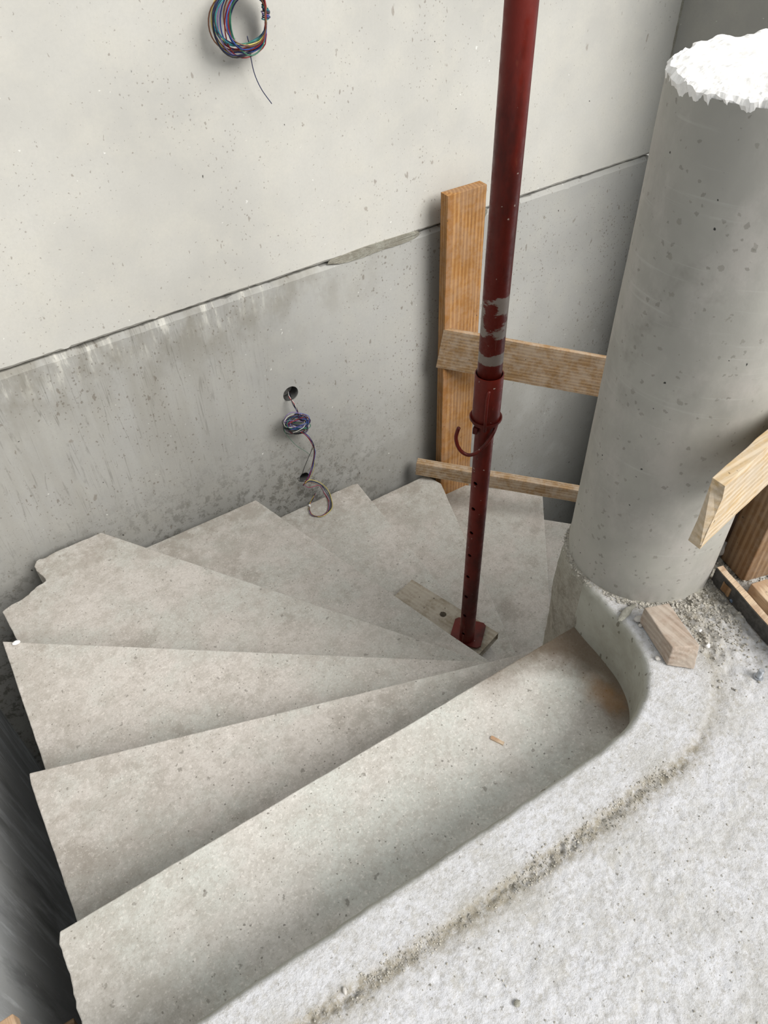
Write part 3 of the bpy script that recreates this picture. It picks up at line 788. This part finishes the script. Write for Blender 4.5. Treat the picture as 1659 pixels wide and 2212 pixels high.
# ------------------------------------------------------------------ steel prop
PX, PY = 1.241, 1.320
ZP = -1.0
prop = empty('steel_prop', (PX, PY, ZP), 'dark red adjustable steel prop standing on a plank on the treads', 'steel prop')
tc = Vector((-PX, -PY, 0)).normalized()            # towards the landing side
lf = Vector((-.82, .571, 0))
bmr = bmesh.new(); pl_ = []
for qx, qy in ((.062, .050), (.050, .062), (-.050, .062), (-.062, .050), (-.062, -.050), (-.050, -.062), (.050, -.062), (.062, -.050)):
    ca, sa = math.cos(math.radians(38)), math.sin(math.radians(38)); pl_.append((PX + .02 + qx * ca - qy * sa, PY + .018 + qx * sa + qy * ca))
vt_ = [bmr.verts.new((x, y, ZP + .006)) for x, y in pl_]; vb_ = [bmr.verts.new((x, y, ZP - .001)) for x, y in pl_]
bmr.faces.new(vt_); bmr.faces.new(vb_[::-1])
for k in range(8): bmr.faces.new((vt_[k], vb_[k], vb_[(k + 1) % 8], vt_[(k + 1) % 8]))
link_mesh('base_plate', bmr, M['red_rust'], prop)
RI = .0285
bmr = lathe_bm([(RI - .004, ZP + .005), (RI, ZP + .005), (RI, .30), (RI - .004, .30)], (PX, PY), 72, (False, False))
R0 = [v for v in bmr.verts if abs(v.co.z - (ZP + .005)) < 1e-5 and (Vector((v.co.x - PX, v.co.y - PY)).length < RI - .002)]
# close the wall inside so the tube is a solid of revolution
vs = list(bmr.verts); nseg = 72
for k in range(nseg): bmr.faces.new((vs[k], vs[3 * nseg + k], vs[3 * nseg + (k + 1) % nseg], vs[(k + 1) % nseg]))
inner = link_mesh('inner_tube', bmr, M['red'], prop, True)
az = math.radians(196); cut = []
for k in range(8):
    z = -.166 - .1105 * k
    bmc = bmesh.new(); bmesh.ops.create_cone(bmc, cap_ends=True, segments=20, radius1=.0072, radius2=.0072, depth=.10,
        matrix=Matrix.Translation((PX, PY, z)) @ Matrix.Rotation(az, 4, 'Z') @ Matrix.Rotation(math.pi / 2, 4, 'Y'))
    cut.append(link_mesh('cutter', bmc, None))
boolean_cut(inner, cut)
for p_ in inner.data.polygons: p_.use_smooth = True
try:
    inner.data.set_sharp_from_angle(angle=math.radians(35))
except Exception: pass
link_mesh('outer_tube', lathe_bm([(.0345, .13), (.0345, 1.9)], (PX, PY), 64), M['red_smear'], prop, True)
sl_bm = lathe_bm([(.0300, .062), (.0405, .062), (.0405, .228), (.0375, .228), (.0375, .14)], (PX, PY), 64, (False, False))
o = link_mesh('sleeve', sl_bm, M['red'], prop, True)
for p_ in o.data.polygons: p_.use_smooth = True
o.data.set_sharp_from_angle(angle=math.radians(35))
o = link_mesh('flange', lathe_bm([(.0405, .072), (.0475, .074), (.0478, .080), (.0455, .080), (.0405, .077)], (PX, PY), 64, (False, False)), M['red_rust'], prop)
# weld-on pin guide rod on the front of the sleeve
def pl(a_, d_, z): # a_: to the left (m), d_: towards viewer side (m)
    return Vector((PX, PY, 0)) + lf * a_ + tc * d_ + Vector((0, 0, z))
tube('guide_rod', [pl(-.004, .041, .196), pl(-.002, .0445, .19), pl(0, .0455, .17), pl(0, .0455, .10), pl(0, .0465, .058)], .0048, M['red'], prop)
hp = [(1073, 905), (1072, 918), (1066, 934), (1056, 951), (1043, 967), (1028, 979), (1013, 983), (1000, 978), (991, 968), (986, 955), (985, 943), (988, 932), (991, 924)]
dep = [.0, .008, .03, .040, .046, .049, .05, .05, .05, .05, .05, .05, .05]
pth = [on_plane(x, y, (PX + tc.x * d_, PY + tc.y * d_, 0), (tc.x, tc.y, 0)) for (x, y), d_ in zip(hp, dep)]
pth[0] = pl(-.036, .0, .075)
tube('locking_hook', [Vector(q) for q in catmull(pth, 5)], .0056, M['red'], prop, 12)
bmr = bmesh.new(); bmesh.ops.create_cube(bmr, size=1, matrix=Matrix.Translation(pl(.027, .022, .045)) @ Matrix.Rotation(.6, 4, 'Z') @ Matrix.Diagonal((.014, .014, .022, 1)))
bevel(link_mesh('weld_lug', bmr, M['red_rust'], prop), .002)

# plank under the prop
pA = on_z(890, 1251, -1.01); pB = on_z(1082, 1370, -1.01); d = (pB - pA); d.z = 0; d.normalize()
wv = Vector((d.y, -d.x, 0))
if wv.x > 0: wv = -wv                     # towards the newel/left side
pA = pA - d * .0
bm = bmesh.new(); Lp = (pB - pA).length; Wp = .17; rows = []
for i in range(41):
    x = Lp * i / 40; row = []
    for (u, z) in ((0, -.0365), (Wp, -.0365), (Wp, 0), (0, 0)):
        ch = 0
        if i == 40: ch = -.018 if u == 0 else -.03
        j = float(fbm(x, u * 9 + z, 18, 3, 6)) * .0014
        q = pA + d * (x + ch * (1 if i == 40 else 0)) + wv * (u + j); row.append(bm.verts.new((q.x, q.y, -1.012 + z + j)))
    rows.append(row)
for A, B in zip(rows, rows[1:]):
    for k in range(4): bm.faces.new((A[k], A[(k + 1) % 4], B[(k + 1) % 4], B[k]))
bm.faces.new(rows[0]); bm.faces.new(rows[-1][::-1])
for v in bm.verts: v.co -= Vector((pA.x, pA.y, -1.03))
Rz = Matrix.Rotation(-math.atan2(d.y, d.x), 3, 'Z')
for v in bm.verts: v.co = Rz @ v.co
plank = link_mesh('timber_plank', bm, M['wood_plank'])
plank.location = (pA.x, pA.y, -1.03); plank.rotation_euler[2] = math.atan2(d.y, d.x)
ph = on_z(957, 1327, -1.012)
bmc = bmesh.new(); bmesh.ops.create_cone(bmc, cap_ends=True, segments=24, radius1=.0135, radius2=.0135, depth=.2, matrix=Matrix.Translation((ph.x, ph.y, -1.03)))
boolean_cut(plank, [link_mesh('cutter', bmc, None)])
tag(plank, 'cement-grey short plank with a bolt hole under the red prop', 'plank')

# ------------------------------------------------------------------ wires
wc = {'red': (.28, .015, .02), 'blue': (.03, .07, .30), 'navy': (.012, .02, .08), 'green': (.03, .16, .09), 'teal': (.02, .20, .22), 'yellow': (.55, .45, .10), 'brown': (.14, .055, .025), 'black': (.012, .012, .014), 'violet': (.20, .14, .30), 'white': (.6, .58, .52)}
WM = {k: mat_plain('wire_' + k, v, .35, .5, .15) for k, v in wc.items()}
coil = empty('wire_coil', on_y(517, 45, WY - .01), 'large loose coil of red, blue and green wires hanging at the top of the wall', 'wire coil')
rnd = random.Random(4)
names = ['red', 'navy', 'blue', 'green', 'red', 'teal', 'brown', 'violet', 'yellow', 'blue', 'red', 'black', 'green', 'navy', 'brown', 'yellow', 'red', 'teal', 'blue', 'navy', 'green', 'red', 'violet', 'blue', 'brown']
knot = (574, 38)
for i, nm in enumerate(names):
    ccx = 517 + rnd.uniform(-5, 5); ccy = 42 + rnd.uniform(-6, 6); rx = rnd.choice([60, 58, 55, 40, 48]) + rnd.uniform(-3, 3); ry = rnd.choice([76, 72, 66, 58]) + rnd.uniform(-3, 3)
    ccx = knot[0] - rx + rnd.uniform(-2, 5)
    pts = []; ph0 = rnd.random() * 6; dpt = rnd.uniform(.03, .085)
    for k in range(36):
        t = 2 * math.pi * k / 36
        x = ccx + rx * math.cos(t) + 3 * math.sin(2 * t + ph0); y = ccy + ry * math.sin(t) + 3 * math.cos(3 * t + ph0)
        f_ = max(0, math.cos(t)) ** 3; x = x * (1 - f_) + (knot[0] + rnd.uniform(-2, 2)) * f_
        pts.append(on_y(x, y, WY - dpt * (1 - .3 * math.sin(t + ph0)) ))
    bm = bmesh.new(); tube_bm(bm, pts, .0020, 6, closed=True); link_mesh('wire', bm, WM[nm], coil, True)
for i, nm in enumerate(['teal', 'navy', 'black', 'violet', 'blue', 'navy', 'teal']):   # binding turns round the bunch
    yy = 16 + i * 4.0; pts = []
    for k in range(16):
        t = 2 * math.pi * k / 16; pts.append(on_y(573 + (i % 3) + (7.5 + (i % 2)) * math.cos(t), yy + 2.5 * math.sin(t) + (6 - i) * math.cos(t), WY - .058 - .014 * math.sin(t)))
    bm = bmesh.new(); tube_bm(bm, pts, .0018, 6, closed=True); link_mesh('wire', bm, WM[nm], coil, True)
tail = [on_y(x, y, WY - dd_) for x, y, dd_ in ((534, 78, .06), (539, 100, .055), (542, 125, .05), (550, 160, .045), (565, 193, .045), (587, 224, .045))]
tube('wire_tail', [Vector(q) for q in catmull(tail, 6)], .0014, WM['navy'], coil, 6)
lead = [on_y(x, y, WY - dd_) for x, y, dd_ in ((574, 20, .055), (560, -20, .06), (520, -60, .04), (500, -80, -.02))]
tube('lead', [Vector(q) for q in catmull(lead, 6)], .006, WM['black'], coil, 8)

bun = empty('wire_bundle', on_y(643, 915, WY - .01), 'tangled knot of dark wires hanging from the round hole in the wall', 'wire bundle')
def strand(P, nm, parent, jx=2.0, r=.0015, seedv=0, name='wire'):
    rr = random.Random(seedv); out_ = []
    for (x, y, dd_) in P: out_.append(on_y(x + rr.uniform(-jx, jx), y + rr.uniform(-jx, jx) * .5, WY - dd_ - rr.uniform(0, .006)))
    return tube(name, [Vector(q) for q in catmull(out_, 5)], r, WM[nm], parent, 6)
for i, nm in enumerate(['black', 'violet', 'red', 'navy', 'white', 'black']):
    strand([(624, 845, -.04), (626, 856, .01), (635, 873, .04), (642, 886, .045), (646, 902, .05)], nm, bun, 2.2, .0016, i)
for i in range(26):
    nm = rnd.choice(['navy', 'black', 'navy', 'red', 'violet', 'blue', 'black', 'white', 'green', 'brown']) if i not in (3, 9) else 'white'
    rx = rnd.uniform(17, 29); ry = rnd.uniform(7, 17); a0 = rnd.uniform(-.45, .25); ccx = 642 + rnd.uniform(-5, 5); ccy = 915 + rnd.uniform(-7, 8); dpt = rnd.uniform(.02, .09); pts = []
    p0_ = rnd.random() * 6
    for k in range(28):
        t = 2 * math.pi * k / 28; u = rx * math.cos(t); v = ry * math.sin(t)
        pts.append(on_y(ccx + u * math.cos(a0) - v * math.sin(a0), ccy + u * math.sin(a0) + v * math.cos(a0) + 1.5 * math.sin(3 * t + p0_), WY - .05 - (dpt - .05) * math.sin(t + p0_) ))
    bm = bmesh.new(); tube_bm(bm, pts, .0017, 6, closed=True); link_mesh('wire', bm, WM[nm], bun, True)
for i, nm in enumerate(['black', 'violet', 'navy', 'red', 'blue', 'red']):
    strand([(650, 932, .06), (664, 942, .055), (675, 957, .05), (680, 975, .045), (677, 1000, .04), (670, 1022, .035), (661, 1040, .03), (655, 1048, .03)], nm, bun, 2.0, .0016, 20 + i)
strand([(676, 966, .05), (668, 985, .05), (657, 1010, .03), (654, 1020, .01), (651, 1030, -.03)], 'black', bun, .5, .0014, 33)
strand([(616, 915, .05), (614, 930, .06), (622, 943, .05), (640, 962, .045), (660, 975, .04), (671, 984, .04)], 'green', bun, .5, .0009, 34)
strand([(651, 1028, -.03), (643, 1034, .012), (650, 1040, .02), (668, 1040, .03)], 'black', bun, .3, .0014, 36)
loop = empty('wire_loop', on_z(690, 1100, -1.05), 'loose loop of wires drooping onto the sixth tread below the knotted bundle', 'wire loop')
def pos_loop(x, y):
    p = on_z(x, y, -1.044)
    if p.y > 2.372: p = on_y(x, y, 2.395)
    return p
for i, nm in enumerate(['black', 'violet', 'navy', 'red', 'yellow', 'brown']):
    rr = random.Random(60 + i); s = {4: 4, 0: 2}.get(i, rr.uniform(-6, 0))
    P = [(657, 1046), (668, 1040 - s * .6 + (12 if i in (1, 3) else 0)), (690, 1046 - s), (704 + s, 1062 - s), (713 + s, 1080), (713 + s, 1098), (702, 1111 + s * .3), (688, 1116 + s * .2), (674, 1112), (668, 1100), (670, 1088), (677, 1075), (681, 1066)]
    q = [pos_loop(x + rr.uniform(-1, 1), y + rr.uniform(-1, 1)) for x, y in P]
    tube('wire', [Vector(v) for v in catmull(q, 5)], .0015, WM[nm], loop, 6)
strand([(677, 957, .05), (679, 1000, .04), (676, 1020, .035), (668, 1034, .03), (658, 1047, .035)], 'yellow', bun, .5, .0012, 41)
bmr = bmesh.new(); q = on_z(669, 1092, -1.042); bmesh.ops.create_cube(bmr, size=1, matrix=Matrix.Translation(q) @ Matrix.Diagonal((.006, .010, .006, 1)))
tag(link_mesh('tape', bmr, M['white_stone'], loop), 'white cable tie')

# ------------------------------------------------------------------ timber jammed in the left gap
o = board('timber_batten', .30, .03, .05, M['wood_brown'], .001, 17); orient(o, (-.335, .42, -.24), (0.05, 1, -.35)); tag(o, 'dark batten wedged in the black gap at the bottom left', 'batten')
bt = on_plane(2, 2206, (0, 0, .03), (0, 0, 1))
o = board('timber_offcut', .30, .024, .03, M['ply_edge'], .001, 19); orient(o, (bt.x - .005, bt.y, .031), (0, -1, 0)); tag(o, 'pale timber end at the bottom left corner of the photo against the left wall', 'offcut')

# ------------------------------------------------------------------ loose grit
def grit(name, pts, smin, smax, mat, label, seed):
    rn = np.random.RandomState(seed)
    base = np.array([(1, 0, 0), (-1, 0, 0), (0, 1, 0), (0, -1, 0), (0, 0, 1), (0, 0, -1)], float)
    fc = np.array([(0, 2, 4), (2, 1, 4), (1, 3, 4), (3, 0, 4), (2, 0, 5), (1, 2, 5), (3, 1, 5), (0, 3, 5)])
    VV = []; FF = []
    for i, p in enumerate(pts):
        s = smin + (smax - smin) * rn.rand() ** 3
        q, r_ = np.linalg.qr(rn.randn(3, 3)); v = (base * (s * (0.6 + .7 * rn.rand(6, 1)))) @ q; v[:, 2] *= .75
        VV.append(v + np.array(p) + np.array((0, 0, s * .25))); FF.append(fc + 6 * i)
    VV = np.concatenate(VV); FF = np.concatenate(FF)
    me = bpy.data.meshes.new(name); me.from_pydata(VV.tolist(), [], FF.tolist()); me.update()
    o = link_me(name, me, mat); return tag(o, label, None, None, 'stuff')
rn = np.random.RandomState(5)
def floor_pt(i, t):
    x = cx[i] + nx[i] * t; y = cy[i] + ny[i] * t
    h_, _, _, _ = floor_h(np.array([x]), np.array([y]), np.array([t]), np.array([wS[i]]), np.array([arc[i]]))
    return (x, y, float(h_[0]))
P = []
str_i = [i for i in range(NS) if -.05 < cx[i] < .86 and cy[i] < .5]
for _ in range(2600):
    i = str_i[rn.randint(len(str_i))]
    if vnoise(cx[i] * 9, 1, 77) < -.15 and rn.rand() < .7: continue
    t = wS[i] + .008 + rn.randn() * .009; P.append(floor_pt(i, t))
grit('grit', P, .0006, .0032, M['grit'], 'crumbled grit lying in the rough groove of the landing', 1)
P = []
n_ = 0
while n_ < 5200:
    a = rn.uniform(math.radians(195), math.radians(345)); r = CR + abs(rn.randn()) * .10 + .001
    x = C0[0] + r * math.cos(a); y = C0[1] + r * math.sin(a)
    i = int(np.argmin((cx - x) ** 2 + (cy - y) ** 2)); t = (x - cx[i]) * nx[i] + (y - cy[i]) * ny[i]
    if t < .005: continue
    inside_band = t < wS[i] - .004
    if inside_band and (r > CR + .02) and rn.rand() < .985: continue
    h_, _, _, _ = floor_h(np.array([x]), np.array([y]), np.array([t]), np.array([wS[i]]), np.array([arc[i]]))
    P.append((x, y, float(h_[0]))); n_ += 1
for _ in range(900):
    a = rn.uniform(math.radians(120), math.radians(235)); r = CR + abs(rn.randn()) * .006
    P.append((C0[0] + r * math.cos(a), C0[1] + r * math.sin(a), -.003))
grit('grit', P, .0008, .0052, M['grit'], 'grey rubble and grit heaped round the foot of the column', 2)
P = []
for _ in range(1500):
    i = rn.randint(200, NS); t = wS[i] + rn.rand() * .4; P.append(floor_pt(i, t))
grit('grit', P, .0005, .0026, M['grit'], 'fine grit scattered over the open landing', 3)
P = []
for _ in range(500):
    i = int(np.clip(rn.normal(430, 45), 300, 520)); t = -.014 - abs(rn.randn()) * .012
    x = cx[i] + nx[i] * t; y = cy[i] + ny[i] * t
    if math.hypot(x - C0[0], y - C0[1]) > .2: P.append((x, y, -.175))
for _ in range(200): P.append((rn.uniform(-.25, 1.0), rn.uniform(.47, .73), -.175))
grit('grit', P, .0004, .0019, M['grit'], 'fine sandy dirt along the curved wall on the top tread', 4)
bpy.context.view_layer.update()
